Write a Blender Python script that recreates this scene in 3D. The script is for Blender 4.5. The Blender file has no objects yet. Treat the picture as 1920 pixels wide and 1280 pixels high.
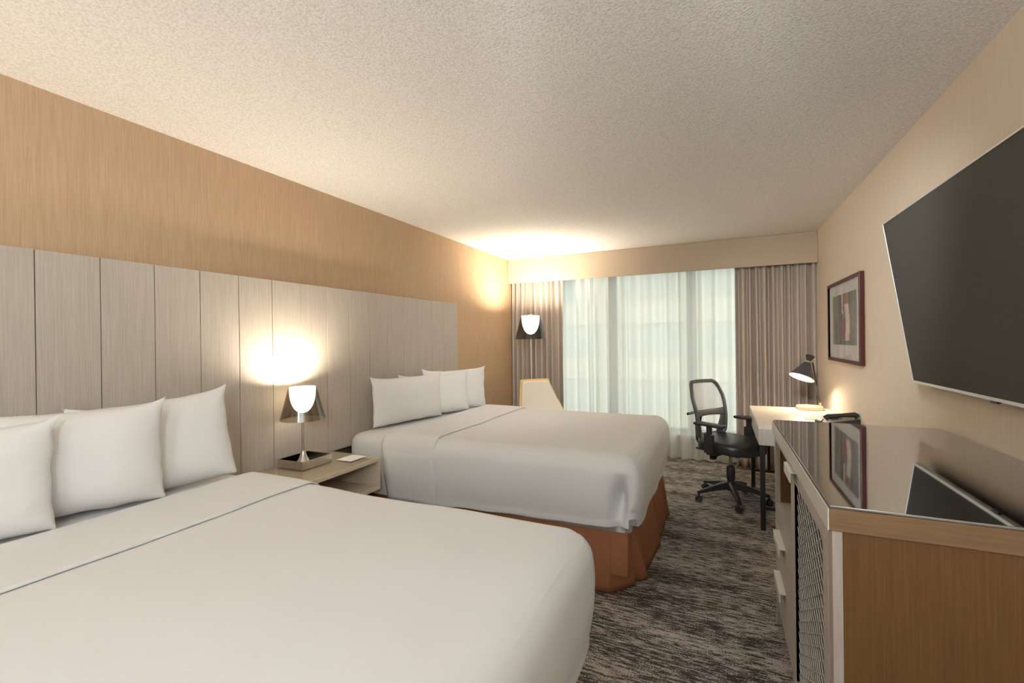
import bpy, bmesh, math, random
from mathutils import Vector, Matrix, noise
random.seed(7)
S = bpy.context.scene
COL = S.collection
PI = math.pi

# ------------------------------------------------------------------ materials
def mat_new(name):
    m = bpy.data.materials.new(name); m.use_nodes = True
    nt = m.node_tree; nt.nodes.clear()
    out = nt.nodes.new('ShaderNodeOutputMaterial')
    b = nt.nodes.new('ShaderNodeBsdfPrincipled')
    nt.links.new(b.outputs[0], out.inputs[0])
    return m, nt, b, out

def N(nt, t, **kw):
    n = nt.nodes.new(t)
    for k, v in kw.items():
        if k in n.inputs: n.inputs[k].default_value = v
        else: setattr(n, k, v)
    return n

def simple(name, col, rough=.5, metal=0., spec=.5, bump=0., bscale=200., vary=0., sheen=0.):
    m, nt, b, out = mat_new(name)
    b.inputs['Base Color'].default_value = (*col, 1)
    b.inputs['Roughness'].default_value = rough
    b.inputs['Metallic'].default_value = metal
    b.inputs['Specular IOR Level'].default_value = spec
    if sheen: b.inputs['Sheen Weight'].default_value = sheen
    tc = N(nt, 'ShaderNodeTexCoord')
    if bump or vary:
        nz = N(nt, 'ShaderNodeTexNoise', Scale=bscale, Detail=3.0)
        nt.links.new(tc.outputs['Object'], nz.inputs['Vector'])
    if bump:
        bp = N(nt, 'ShaderNodeBump', Strength=bump, Distance=.002)
        nt.links.new(nz.outputs[0], bp.inputs['Height']); nt.links.new(bp.outputs[0], b.inputs['Normal'])
    if vary:
        r = N(nt, 'ShaderNodeValToRGB')
        r.color_ramp.elements[0].position = .3; r.color_ramp.elements[1].position = .7
        r.color_ramp.elements[0].color = (*[c*(1-vary) for c in col], 1)
        r.color_ramp.elements[1].color = (*[min(1, c*(1+vary)) for c in col], 1)
        nt.links.new(nz.outputs[0], r.inputs[0]); nt.links.new(r.outputs[0], b.inputs['Base Color'])
    return m

def grain(name, c1, c2, scale, rough=.5, bump=.15, spec=.4, contrast=(.35, .65), detail=4., coarse=None):
    """fine streaks: scale = (x,y,z) multipliers, small along the grain"""
    m, nt, b, out = mat_new(name)
    tc = N(nt, 'ShaderNodeTexCoord'); mp = N(nt, 'ShaderNodeMapping')
    mp.inputs['Scale'].default_value = scale
    nt.links.new(tc.outputs['Object'], mp.inputs[0])
    nz = N(nt, 'ShaderNodeTexNoise', Scale=1.0, Detail=detail, Roughness=.6)
    nt.links.new(mp.outputs[0], nz.inputs['Vector'])
    r = N(nt, 'ShaderNodeValToRGB')
    r.color_ramp.elements[0].position = contrast[0]; r.color_ramp.elements[1].position = contrast[1]
    r.color_ramp.elements[0].color = (*c1, 1); r.color_ramp.elements[1].color = (*c2, 1)
    nt.links.new(nz.outputs[0], r.inputs[0])
    nt.links.new(r.outputs[0], b.inputs['Base Color'])
    bp = N(nt, 'ShaderNodeBump', Strength=bump, Distance=.002)
    nt.links.new(nz.outputs[0], bp.inputs['Height']); nt.links.new(bp.outputs[0], b.inputs['Normal'])
    b.inputs['Roughness'].default_value = rough
    b.inputs['Specular IOR Level'].default_value = spec
    return m

M = {}
M['paper_shaded'] = grain('wallpaper shaded copy', (.45, .31, .19), (.53, .38, .245), (1, 260, 6), rough=.75, bump=.2, spec=.25)  # same wallpaper as the right wall; dimmer, warmer light put into its colour
M['paper_lit'] = grain('wallpaper lit copy', (.73, .635, .52), (.80, .70, .585), (1, 260, 6), rough=.75, bump=.15, spec=.25)  # same wallpaper again, with this wall's brighter light put into its colour
M['paper_back'] = grain('wallpaper across', (.50, .37, .24), (.56, .42, .28), (150, 1, 5), rough=.75, bump=.2, spec=.25)
M['plaster'] = simple('painted plaster', (.70, .68, .64), .8)
M['head'] = grain('headboard laminate', (.405, .36, .31), (.485, .44, .385), (1, 290, 5), rough=.5, bump=.12, spec=.35)
M['head_gap'] = simple('dark backing board', (.06, .045, .03), .8)
M['lam'] = grain('grey oak laminate vertical', (.35, .31, .275), (.42, .375, .335), (60, 160, 5), rough=.45, bump=.06)
M['lam_h'] = grain('grey oak laminate lengthwise', (.41, .385, .355), (.48, .455, .42), (80, 5, 160), rough=.45, bump=.06)
M['oak'] = grain('brown oak veneer', (.098, .045, .0115), (.128, .062, .017), (230, 60, 6), rough=.5, bump=.08)
M['oak_h'] = grain('brown oak edge', (.15, .088, .042), (.20, .12, .06), (5, 60, 170), rough=.45, bump=.06)
M['desk'] = grain('pale desk laminate', (.62, .55, .47), (.70, .63, .55), (160, 5, 100), rough=.42, bump=.04)
M['night'] = grain('nightstand laminate', (.56, .475, .36), (.64, .56, .44), (160, 5, 100), rough=.45, bump=.05)
M['white_cloth'] = simple('white cotton', (.69, .70, .705), .85, bump=.25, bscale=900, sheen=.1, spec=.2)
M['pillow'] = simple('white pillow cotton', (.735, .735, .73), .85, bump=.2, bscale=700, sheen=.1, spec=.2)
M['skirt'] = simple('terracotta skirt cloth', (.30, .125, .06), .8, bump=.2, bscale=500, vary=.08, spec=.2)
M['chrome'] = simple('brushed steel', (.62, .58, .53), .25, 1.)
M['silver'] = simple('satin silver', (.75, .75, .74), .35, .6)
M['grille'] = simple('pewter grille', (.50, .49, .46), .4, .3)
M['edge'] = simple('pale edge strip', (.62, .60, .57), .4)
M['handle'] = simple('white satin handle', (.80, .78, .75), .3, .2)
M['black'] = simple('black plastic', (.022, .022, .022), .42)
M['blackmetal'] = simple('black powder coated metal', (.015, .015, .015), .4)
M['leather'] = simple('black leatherette', (.018, .018, .018), .38, bump=.2, bscale=300)
M['grey_plastic'] = simple('dark grey plastic', (.07, .07, .072), .45)
M['screen'] = simple('matte grey screen', (.105, .103, .094), .9, spec=0.0)
M['frame'] = simple('cherry frame', (.075, .012, .010), .28)
M['mat_board'] = simple('white mat board', (.86, .86, .85), .7)
M['paper'] = simple('white paper', (.78, .78, .76), .8)
M['valance'] = simple('valance fabric', (.47, .39, .30), .85, bump=.25, bscale=350, vary=.04)
M['cream'] = simple('cream shell', (.72, .52, .22), .45)
M['cream_seat'] = simple('cream upholstery', (.80, .76, .66), .7, bump=.15, bscale=400)
M['marble'] = simple('beige stone base', (.52, .44, .33), .35, vary=.1, bscale=30)
M['brass'] = simple('pale brass', (.75, .55, .3), .3, 1.)
M['alu'] = simple('window aluminium', (.20, .23, .24), .5)
M['white'] = simple('white painted metal', (.78, .77, .75), .5)
M['dark_wood'] = simple('dark recess panel', (.10, .06, .035), .6)
M['facade'] = simple('pale facade panel', (.56, .58, .49), .8, vary=.05, bscale=3)
M['facade_b'] = simple('beige facade band', (.60, .60, .50), .8, vary=.05, bscale=3)
M['shade_win'] = simple('facade glazing', (.44, .48, .44), .3)
M['ground'] = simple('grey ground', (.45, .47, .45), .9, vary=.1, bscale=4)

# popcorn ceiling
m, nt, b, out = mat_new('popcorn ceiling')
tc = N(nt, 'ShaderNodeTexCoord')
n1 = N(nt, 'ShaderNodeTexNoise', Scale=95., Detail=3., Roughness=.65); n2 = N(nt, 'ShaderNodeTexVoronoi', Scale=130.)
nt.links.new(tc.outputs['Object'], n1.inputs['Vector']); nt.links.new(tc.outputs['Object'], n2.inputs['Vector'])
ad = N(nt, 'ShaderNodeMath', operation='SUBTRACT'); nt.links.new(n1.outputs[0], ad.inputs[0]); 
ml = N(nt, 'ShaderNodeMath', operation='MULTIPLY'); ml.inputs[1].default_value = .5
nt.links.new(n2.outputs['Distance'], ml.inputs[0]); nt.links.new(ml.outputs[0], ad.inputs[1])
r = N(nt, 'ShaderNodeValToRGB'); r.color_ramp.elements[0].position = .05; r.color_ramp.elements[1].position = .38
r.color_ramp.elements[0].color = (.70, .68, .655, 1); r.color_ramp.elements[1].color = (.85, .835, .81, 1)
nt.links.new(ad.outputs[0], r.inputs[0]); nt.links.new(r.outputs[0], b.inputs['Base Color'])
bp = N(nt, 'ShaderNodeBump', Strength=.42, Distance=.005)
nt.links.new(ad.outputs[0], bp.inputs['Height']); nt.links.new(bp.outputs[0], b.inputs['Normal'])
b.inputs['Roughness'].default_value = .95; b.inputs['Specular IOR Level'].default_value = .1
M['ceil'] = m

# streaked carpet
m, nt, b, out = mat_new('streaked carpet')
tc = N(nt, 'ShaderNodeTexCoord')
def mapped(sc):
    mp = N(nt, 'ShaderNodeMapping'); mp.inputs['Scale'].default_value = sc
    nt.links.new(tc.outputs['Object'], mp.inputs[0]); return mp
a = N(nt, 'ShaderNodeTexNoise', Scale=1., Detail=5., Roughness=.7); nt.links.new(mapped((12, 80, 1)).outputs[0], a.inputs['Vector'])
c = N(nt, 'ShaderNodeTexNoise', Scale=1., Detail=2.); nt.links.new(mapped((1.6, 7, 1)).outputs[0], c.inputs['Vector'])
d = N(nt, 'ShaderNodeTexNoise', Scale=150., Detail=2.); nt.links.new(tc.outputs['Object'], d.inputs['Vector'])
def math2(op, x, y):
    q = N(nt, 'ShaderNodeMath', operation=op)
    for i, v in enumerate((x, y)):
        if isinstance(v, (int, float)): q.inputs[i].default_value = v
        else: nt.links.new(v, q.inputs[i])
    return q.outputs[0]
s = math2('ADD', a.outputs[0], math2('MULTIPLY', math2('SUBTRACT', c.outputs[0], .5), .30))
s = math2('ADD', s, math2('MULTIPLY', math2('SUBTRACT', d.outputs[0], .5), .42))
r = N(nt, 'ShaderNodeValToRGB')
e = r.color_ramp.elements
e[0].position = .41; e[0].color = (.055, .048, .043, 1); e[1].position = .62; e[1].color = (.50, .46, .42, 1)
x = e.new(.475); x.color = (.105, .092, .082, 1); x = e.new(.525); x.color = (.32, .285, .255, 1)
nt.links.new(s, r.inputs[0]); nt.links.new(r.outputs[0], b.inputs['Base Color'])
bp = N(nt, 'ShaderNodeBump', Strength=.5, Distance=.004); nt.links.new(s, bp.inputs['Height']); nt.links.new(bp.outputs[0], b.inputs['Normal'])
b.inputs['Roughness'].default_value = .95; b.inputs['Specular IOR Level'].default_value = .1
M['carpet'] = m

def clear_mat(name, tint, gloss=.08, rough=.02, fr=.9):
    m = bpy.data.materials.new(name); m.use_nodes = True; nt = m.node_tree; nt.nodes.clear()
    out = N(nt, 'ShaderNodeOutputMaterial'); t = N(nt, 'ShaderNodeBsdfTransparent'); g = N(nt, 'ShaderNodeBsdfGlossy')
    t.inputs[0].default_value = (*tint, 1); g.inputs['Roughness'].default_value = rough
    mx = N(nt, 'ShaderNodeMixShader'); f = N(nt, 'ShaderNodeLayerWeight'); f.inputs[0].default_value = .5
    p5 = N(nt, 'ShaderNodeMath', operation='POWER'); p5.inputs[1].default_value = 5.
    q = N(nt, 'ShaderNodeMath', operation='MULTIPLY_ADD'); q.inputs[1].default_value = fr; q.inputs[2].default_value = .04+gloss
    nt.links.new(f.outputs['Facing'], p5.inputs[0]); nt.links.new(p5.outputs[0], q.inputs[0]); nt.links.new(q.outputs[0], mx.inputs[0])
    nt.links.new(t.outputs[0], mx.inputs[1]); nt.links.new(g.outputs[0], mx.inputs[2]); nt.links.new(mx.outputs[0], out.inputs[0])
    return m
M['glass'] = clear_mat('window glass', (.94, .97, .96), 0., .35)
M['clear_top'] = clear_mat('clear glass top', (.97, .97, .95), .02)
M['pic_glass'] = clear_mat('picture glass', (.97, .97, .97), 0., fr=.35)
M['smoke'] = clear_mat('smoked lamp shade', (.42, .36, .27), .12, .10)
M['smoke_dark'] = clear_mat('dark smoked lamp shade', (.25, .27, .30), .08, .08)

def fabric(name, col, transp, transl, stripe=None, bump=.1):
    m = bpy.data.materials.new(name); m.use_nodes = True; nt = m.node_tree; nt.nodes.clear()
    out = N(nt, 'ShaderNodeOutputMaterial')
    d = N(nt, 'ShaderNodeBsdfDiffuse'); t = N(nt, 'ShaderNodeBsdfTranslucent'); p = N(nt, 'ShaderNodeBsdfTransparent')
    d.inputs[0].default_value = (*col, 1); t.inputs[0].default_value = (*col, 1)
    m1 = N(nt, 'ShaderNodeMixShader'); m1.inputs[0].default_value = transl
    m2 = N(nt, 'ShaderNodeMixShader'); m2.inputs[0].default_value = transp
    nt.links.new(d.outputs[0], m1.inputs[1]); nt.links.new(t.outputs[0], m1.inputs[2])
    lw = N(nt, 'ShaderNodeLayerWeight'); lw.inputs[0].default_value = .5
    ma = N(nt, 'ShaderNodeMath', operation='MULTIPLY_ADD'); ma.inputs[1].default_value = -transp*.95; ma.inputs[2].default_value = transp
    nt.links.new(lw.outputs['Facing'], ma.inputs[0]); nt.links.new(ma.outputs[0], m2.inputs[0])
    nt.links.new(m1.outputs[0], m2.inputs[1]); nt.links.new(p.outputs[0], m2.inputs[2]); nt.links.new(m2.outputs[0], out.inputs[0])
    tc = N(nt, 'ShaderNodeTexCoord'); nz = N(nt, 'ShaderNodeTexNoise', Scale=1., Detail=2.)
    mp = N(nt, 'ShaderNodeMapping'); mp.inputs['Scale'].default_value = (300, 300, 300)
    nt.links.new(tc.outputs['Object'], mp.inputs[0]); nt.links.new(mp.outputs[0], nz.inputs['Vector'])
    bp = N(nt, 'ShaderNodeBump', Strength=bump, Distance=.001)
    nt.links.new(nz.outputs[0], bp.inputs['Height']); nt.links.new(bp.outputs[0], d.inputs['Normal'])
    return m
M['drape'] = fabric('taupe drape', (.56, .49, .43), 0., .12)
M['sheer'] = fabric('white sheer', (.78, .785, .74), .24, .5)
M['mesh'] = fabric('chair mesh', (.62, .62, .62), .72, .3)

def emis(name, col, st):
    m = bpy.data.materials.new(name); m.use_nodes = True; nt = m.node_tree; nt.nodes.clear()
    out = N(nt, 'ShaderNodeOutputMaterial'); e = N(nt, 'ShaderNodeEmission'); e.inputs[0].default_value = (*col, 1); e.inputs[1].default_value = st
    nt.links.new(e.outputs[0], out.inputs[0]); return m
M['glow'] = emis('lit diffuser', (1., .86, .66), 7.)
M['glow_desk'] = emis('lit bulb', (1., .86, .66), 14.)
M['glow_fill'] = emis('fill lamp diffuser', (1., .93, .84), 5.)  # glow shared by the added out-of-view fill lamps

# black glass top: dark coat, mirror-like at grazing angles
m, nt, b, out = mat_new('black glass top')
b.inputs['Base Color'].default_value = (.47, .50, .54, 1); b.inputs['Roughness'].default_value = .035
b.inputs['Metallic'].default_value = 1.
M['blackglass'] = m

# abstract print: colour attribute + brushy noise
m, nt, b, out = mat_new('abstract print')
ca = N(nt, 'ShaderNodeVertexColor'); ca.layer_name = 'Col'
tc = N(nt, 'ShaderNodeTexCoord'); nz = N(nt, 'ShaderNodeTexNoise', Scale=28., Detail=6., Roughness=.7)
nt.links.new(tc.outputs['Object'], nz.inputs['Vector'])
rr = N(nt, 'ShaderNodeValToRGB'); rr.color_ramp.elements[0].color = (1., 1., 1., 1); rr.color_ramp.elements[1].color = (1.9, 1.9, 1.9, 1)
rr.color_ramp.elements[0].position = .3; rr.color_ramp.elements[1].position = .7
nt.links.new(nz.outputs[0], rr.inputs[0])
mx = N(nt, 'ShaderNodeMix', data_type='RGBA', blend_type='MULTIPLY'); mx.inputs[0].default_value = 1.
nt.links.new(ca.outputs[0], mx.inputs[6]); nt.links.new(rr.outputs[0], mx.inputs[7]); nt.links.new(mx.outputs[2], b.inputs['Base Color'])
b.inputs['Roughness'].default_value = .6
M['print'] = m

# ------------------------------------------------------------------ geometry helpers
class G:
    """collects shapes into one mesh"""
    def __init__(self): self.bm = bmesh.new()
    def _xf(self, vs, mtx):
        if mtx is not None:
            for v in vs: v.co = mtx @ v.co
    def box(self, x0, x1, y0, y1, z0, z1, bev=0., seg=2, mtx=None):
        t = bmesh.new()
        vs = [t.verts.new((x, y, z)) for x in (x0, x1) for y in (y0, y1) for z in (z0, z1)]
        for f in ((0,1,3,2),(4,6,7,5),(0,4,5,1),(2,3,7,6),(0,2,6,4),(1,5,7,3)): t.faces.new([vs[i] for i in f])
        if bev: bmesh.ops.bevel(t, geom=t.edges[:], offset=bev, segments=seg, profile=.5, affect='EDGES')
        self.merge(t, mtx); return self
    def merge(self, t, mtx=None):
        self._xf(t.verts, mtx)
        mp = {v: self.bm.verts.new(v.co) for v in t.verts}
        for f in t.faces:
            try: self.bm.faces.new([mp[v] for v in f.verts])
            except ValueError: pass
        t.free()
    def ring_strip(self, rings, closed=True, cap0=True, cap1=True):
        R = [[self.bm.verts.new(p) for p in ring] for ring in rings]
        n = len(R[0])
        for i in range(len(R)-1):
            for j in range(n if closed else n-1):
                k = (j+1) % n
                self.bm.faces.new((R[i][j], R[i][k], R[i+1][k], R[i+1][j]))
        if closed and cap0: self.bm.faces.new(list(reversed(R[0])))
        if closed and cap1: self.bm.faces.new(R[-1])
        return self
    def lathe(self, prof, c=(0,0,0), n=32, mtx=None, cap=True):
        c = Vector(c); rings = []
        for r, z in prof:
            ring = [Vector((r*math.cos(2*PI*k/n), r*math.sin(2*PI*k/n), z)) for k in range(n)]
            if mtx is not None: ring = [mtx @ p for p in ring]
            rings.append([p + c for p in ring])
        return self.ring_strip(rings, True, cap, cap)
    def cyl(self, p0, p1, r0, r1=None, n=20):
        p0, p1 = Vector(p0), Vector(p1); r1 = r0 if r1 is None else r1
        q = (p1-p0).to_track_quat('Z', 'Y').to_matrix()
        rings = [[p + q @ Vector((r*math.cos(2*PI*k/n), r*math.sin(2*PI*k/n), 0)) for k in range(n)] for p, r in ((p0, r0), (p1, r1))]
        return self.ring_strip(rings)
    def tube(self, pts, r, n=10, sx=1., closed=False):
        pts = [Vector(p) for p in pts]; rings = []
        rad = r if isinstance(r, (list, tuple)) else [r]*len(pts)
        up = None
        for i, p in enumerate(pts):
            a = pts[i-1] if (i or closed) else p; b = pts[(i+1) % len(pts)] if (i < len(pts)-1 or closed) else p
            t = (b-a).normalized()
            if up is None:
                up = Vector((0, 0, 1)) if abs(t.z) < .9 else Vector((1, 0, 0))
            s = t.cross(up).normalized(); up = s.cross(t).normalized()
            rings.append([p + s*(rad[i]*sx*math.cos(2*PI*k/n)) + up*(rad[i]*math.sin(2*PI*k/n)) for k in range(n)])
        if closed:
            rings.append(rings[0]); return self.ring_strip(rings, True, False, False)
        return self.ring_strip(rings)
    def grid(self, fn, nu, nv):
        R = [[self.bm.verts.new(fn(i/nu, j/nv)) for j in range(nv+1)] for i in range(nu+1)]
        for i in range(nu):
            for j in range(nv): self.bm.faces.new((R[i][j], R[i+1][j], R[i+1][j+1], R[i][j+1]))
        return self
    def build(self, name, mat, parent=None, smooth=True, world=False, angle=35, solid=0., sub=0):
        bm = self.bm
        bmesh.ops.remove_doubles(bm, verts=bm.verts[:], dist=1e-5)
        bmesh.ops.recalc_face_normals(bm, faces=bm.faces[:])
        me = bpy.data.meshes.new(name); bm.to_mesh(me); bm.free()
        me.materials.append(M[mat] if isinstance(mat, str) else mat)
        if smooth:
            me.shade_smooth()
            me.set_sharp_from_angle(angle=math.radians(angle))
        o = bpy.data.objects.new(name, me); COL.objects.link(o)
        if parent is not None:
            o.parent = parent
            if world: o.matrix_parent_inverse = parent.matrix_basis.inverted()
        if sub:
            q = o.modifiers.new('sub', 'SUBSURF'); q.levels = sub; q.render_levels = sub
        if smooth and angle < 79:
            q = o.modifiers.new('normals', 'WEIGHTED_NORMAL'); q.keep_sharp = True; q.weight = 100
        if solid:
            q = o.modifiers.new('solid', 'SOLIDIFY'); q.thickness = solid; q.offset = 0
        return o

def thing(name, label, cat, loc=(0, 0, 0), rz=0., group=None):
    o = bpy.data.objects.new(name, None); COL.objects.link(o)
    o.empty_display_size = .1; o.location = loc; o.rotation_euler = (0, 0, rz)
    tag(o, label, cat, group)
    o.matrix_basis = Matrix.Translation(loc) @ Matrix.Rotation(rz, 4, 'Z')
    return o
def tag(o, label, cat, group=None):
    o['label'] = label; o['category'] = cat
    if group: o['group'] = group
    return o
def struct(o): o['kind'] = 'structure'; return o
def rebase(o):
    """origin of a one-mesh thing to the middle of its underside"""
    vs = [v.co for v in o.data.vertices]
    c = Vector(((min(v.x for v in vs)+max(v.x for v in vs))/2, (min(v.y for v in vs)+max(v.y for v in vs))/2, min(v.z for v in vs)))
    for v in o.data.vertices: v.co -= c
    o.location = c; return o

def soft_box(x0, x1, y0, y1, z0, z1, r, nx, ny, nz, disp=None, open_bottom=False):
    """box with rounded edges of radius r, as a dense grid that can be displaced"""
    bm = bmesh.new(); vd = {}
    def warp(t, n):   # denser towards the ends
        u = t/n; return .5-.5*math.cos(PI*u) if True else u
    def vert(i, j, k):
        key = (i, j, k)
        if key in vd: return vd[key]
        p = Vector((x0+(x1-x0)*warp(i, nx), y0+(y1-y0)*warp(j, ny), z0+(z1-z0)*warp(k, nz)))
        q = Vector((min(max(p.x, x0+r), x1-r), min(max(p.y, y0+r), y1-r), min(max(p.z, z0+min(r, .02)), z1-r)))
        dlt = p-q
        if dlt.length > 1e-9:
            # push on to the sphere of radius r
            n_ = dlt.normalized(); rr = r if p.z > (z0+z1)/2 or abs(dlt.z) < 1e-9 else r
            m_ = max(abs(dlt.x), abs(dlt.y), abs(dlt.z))
            p = q + n_*min(rr, m_ if p.z < z0+r and dlt.z < 0 else rr)
        if disp: p = disp(p)
        vd[key] = bm.verts.new(p); return vd[key]
    def face(*ks):
        vs = [vert(*k) for k in ks]
        try: bm.faces.new(vs)
        except ValueError: pass
    for i in range(nx):
        for j in range(ny):
            face((i,j,nz),(i+1,j,nz),(i+1,j+1,nz),(i,j+1,nz))
            if not open_bottom: face((i,j,0),(i,j+1,0),(i+1,j+1,0),(i+1,j,0))
    for i in range(nx):
        for k in range(nz):
            face((i,0,k),(i+1,0,k),(i+1,0,k+1),(i,0,k+1)); face((i,ny,k),(i,ny,k+1),(i+1,ny,k+1),(i+1,ny,k))
    for j in range(ny):
        for k in range(nz):
            face((0,j,k),(0,j,k+1),(0,j+1,k+1),(0,j+1,k)); face((nx,j,k),(nx,j+1,k),(nx,j+1,k+1),(nx,j,k+1))
    g = G(); g.bm.free(); g.bm = bm; return g

# ------------------------------------------------------------------ room (metres; camera stands at x=0, y=0)
XL, XR, CE = -2.475, .885, 2.44
YF, YB = 5.66, -2.6
struct(G().box(XL-.1, XR+.1, YB-.1, YF+.25, -.08, 0).build('floor', 'carpet', smooth=False))
struct(G().box(XL-.1, XR+.1, YB-.1, YF+.25, CE, CE+.1).build('ceiling', 'ceil', smooth=False))
struct(G().box(XL-.12, XL, YB-.1, YF+.25, 0, CE).build('wall_left', 'paper_shaded', smooth=False))
struct(G().box(XR, XR+.12, YB-.1, YF+.25, 0, CE).build('wall_right', 'paper_lit', smooth=False))
struct(G().box(XL, XR, YB-.12, YB, 0, CE).build('wall_entrance', 'plaster', smooth=False))
# window wall: low sill wall, header, side piers
g = G(); g.box(XL, XR, YF, YF+.2, 0, .27); g.box(XL, XR, YF, YF+.2, 2.32, CE)
g.box(XL, -2.2, YF, YF+.2, .27, 2.32); g.box(.62, XR, YF, YF+.2, .27, 2.32)
struct(g.build('wall_window', 'plaster', smooth=False))
W0, W1 = -2.2, .62
win = struct(bpy.data.objects.new('window_1', None)); COL.objects.link(win); win.location = ((W0+W1)/2, YF+.1, .27)
win.matrix_basis = Matrix.Translation(win.location)
g = G(); g.box(W0, W1, YF+.04, YF+.12, .27, .33); g.box(W0, W1, YF+.04, YF+.12, 2.26, 2.32)
g.box(W0, W0+.06, YF+.04, YF+.12, .33, 2.26); g.box(W1-.06, W1, YF+.04, YF+.12, .33, 2.26)
struct(g.build('window_frame', 'alu', win, world=True, smooth=False))
for xm in (-1.22, -.30):
    struct(G().box(xm-.05, xm+.05, YF+.03, YF+.13, .33, 2.26, .004).build('mullion', 'alu', win, world=True))
for a, bb in ((W0+.06, -1.27), (-1.17, -.35), (-.25, W1-.06)):
    struct(G().box(a, bb, YF+.075, YF+.083, .33, 2.26).build('window_pane', 'glass', win, world=True, smooth=False))
struct(G().box(W0, W1, YF-.05, YF+.04, .26, .29, .006).build('window_sill', 'white', win, world=True))
for nm, x0, x1 in (('baseboard_left', XL, XL+.014), ('baseboard_right', XR-.014, XR)):
    struct(G().box(x0, x1, YB, 5.4, 0, .09, .003).build(nm, 'dark_wood'))

# outside: street, building across it
struct(G().box(-30, 30, YF+.4, 60, -6.2, -6.0).build('street_ground', 'ground', smooth=False))
bld = thing('office_building', 'pale office building seen faintly through the sheer curtain', 'building', (-1, 24, -6))
G().box(-22, 20, 24, 32, -6, 5.4).build('wall', 'facade', bld, world=True, smooth=False)
g = G()
for k in range(4): g.box(-22.1, 20.1, 23.85, 24, -3.6+2.9*k, -2.5+2.9*k)
g.build('floor_band', 'facade_b', bld, world=True, smooth=False)
for k in range(3):
    for i in range(10):
        G().box(-21+4.1*i, -18.2+4.1*i, 23.93, 24.02, -2.3+2.9*k, -.9+2.9*k).build('window', 'shade_win', bld, world=True, smooth=False)

# added fill: unseen ceiling light behind the camera, to brighten the room
cl = thing('fill_ceiling_light', 'round white ceiling light added out of view near the room entrance to brighten the room', 'ceiling light', (-.6, -1.3, CE))
G().lathe([(.0, -.001), (.24, -.001), (.25, -.03), (.235, -.04), (0, -.04)], (-.6, -1.3, CE), 40).build('fill_fixture', 'white', cl, world=True)
G().lathe([(.0, -.041), (.225, -.041), (.21, -.075), (.14, -.10), (0, -.112)], (-.6, -1.3, CE), 40).build('diffuser', 'glow_fill', cl, world=True)

# ------------------------------------------------------------------ headboard
P0, PW = .831, .2064
ys = [P0 + PW*k for k in range(-7, 15)] + [3.965]
g = G()
for a, bb in zip(ys[:-1], ys[1:]):
    g.box(XL+.012, XL+.045, a+.0016, bb-.0016, .655, 1.782, .0012, 1)
hb = thing('headboard', 'long wall-wide headboard of upright grey-beige wooden planks behind both beds', 'headboard', (XL+.02, 1.6, .655))
g.build('plank_panel', 'head', hb, world=True)
G().box(XL+.001, XL+.012, ys[0], ys[-1], .64, 1.775).build('backing', 'head_gap', hb, world=True, smooth=False)
struct(G().box(XL+.001, XL+.012, ys[0], ys[-1], .09, .638).build('trim_1', 'dark_wood', smooth=False))

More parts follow.
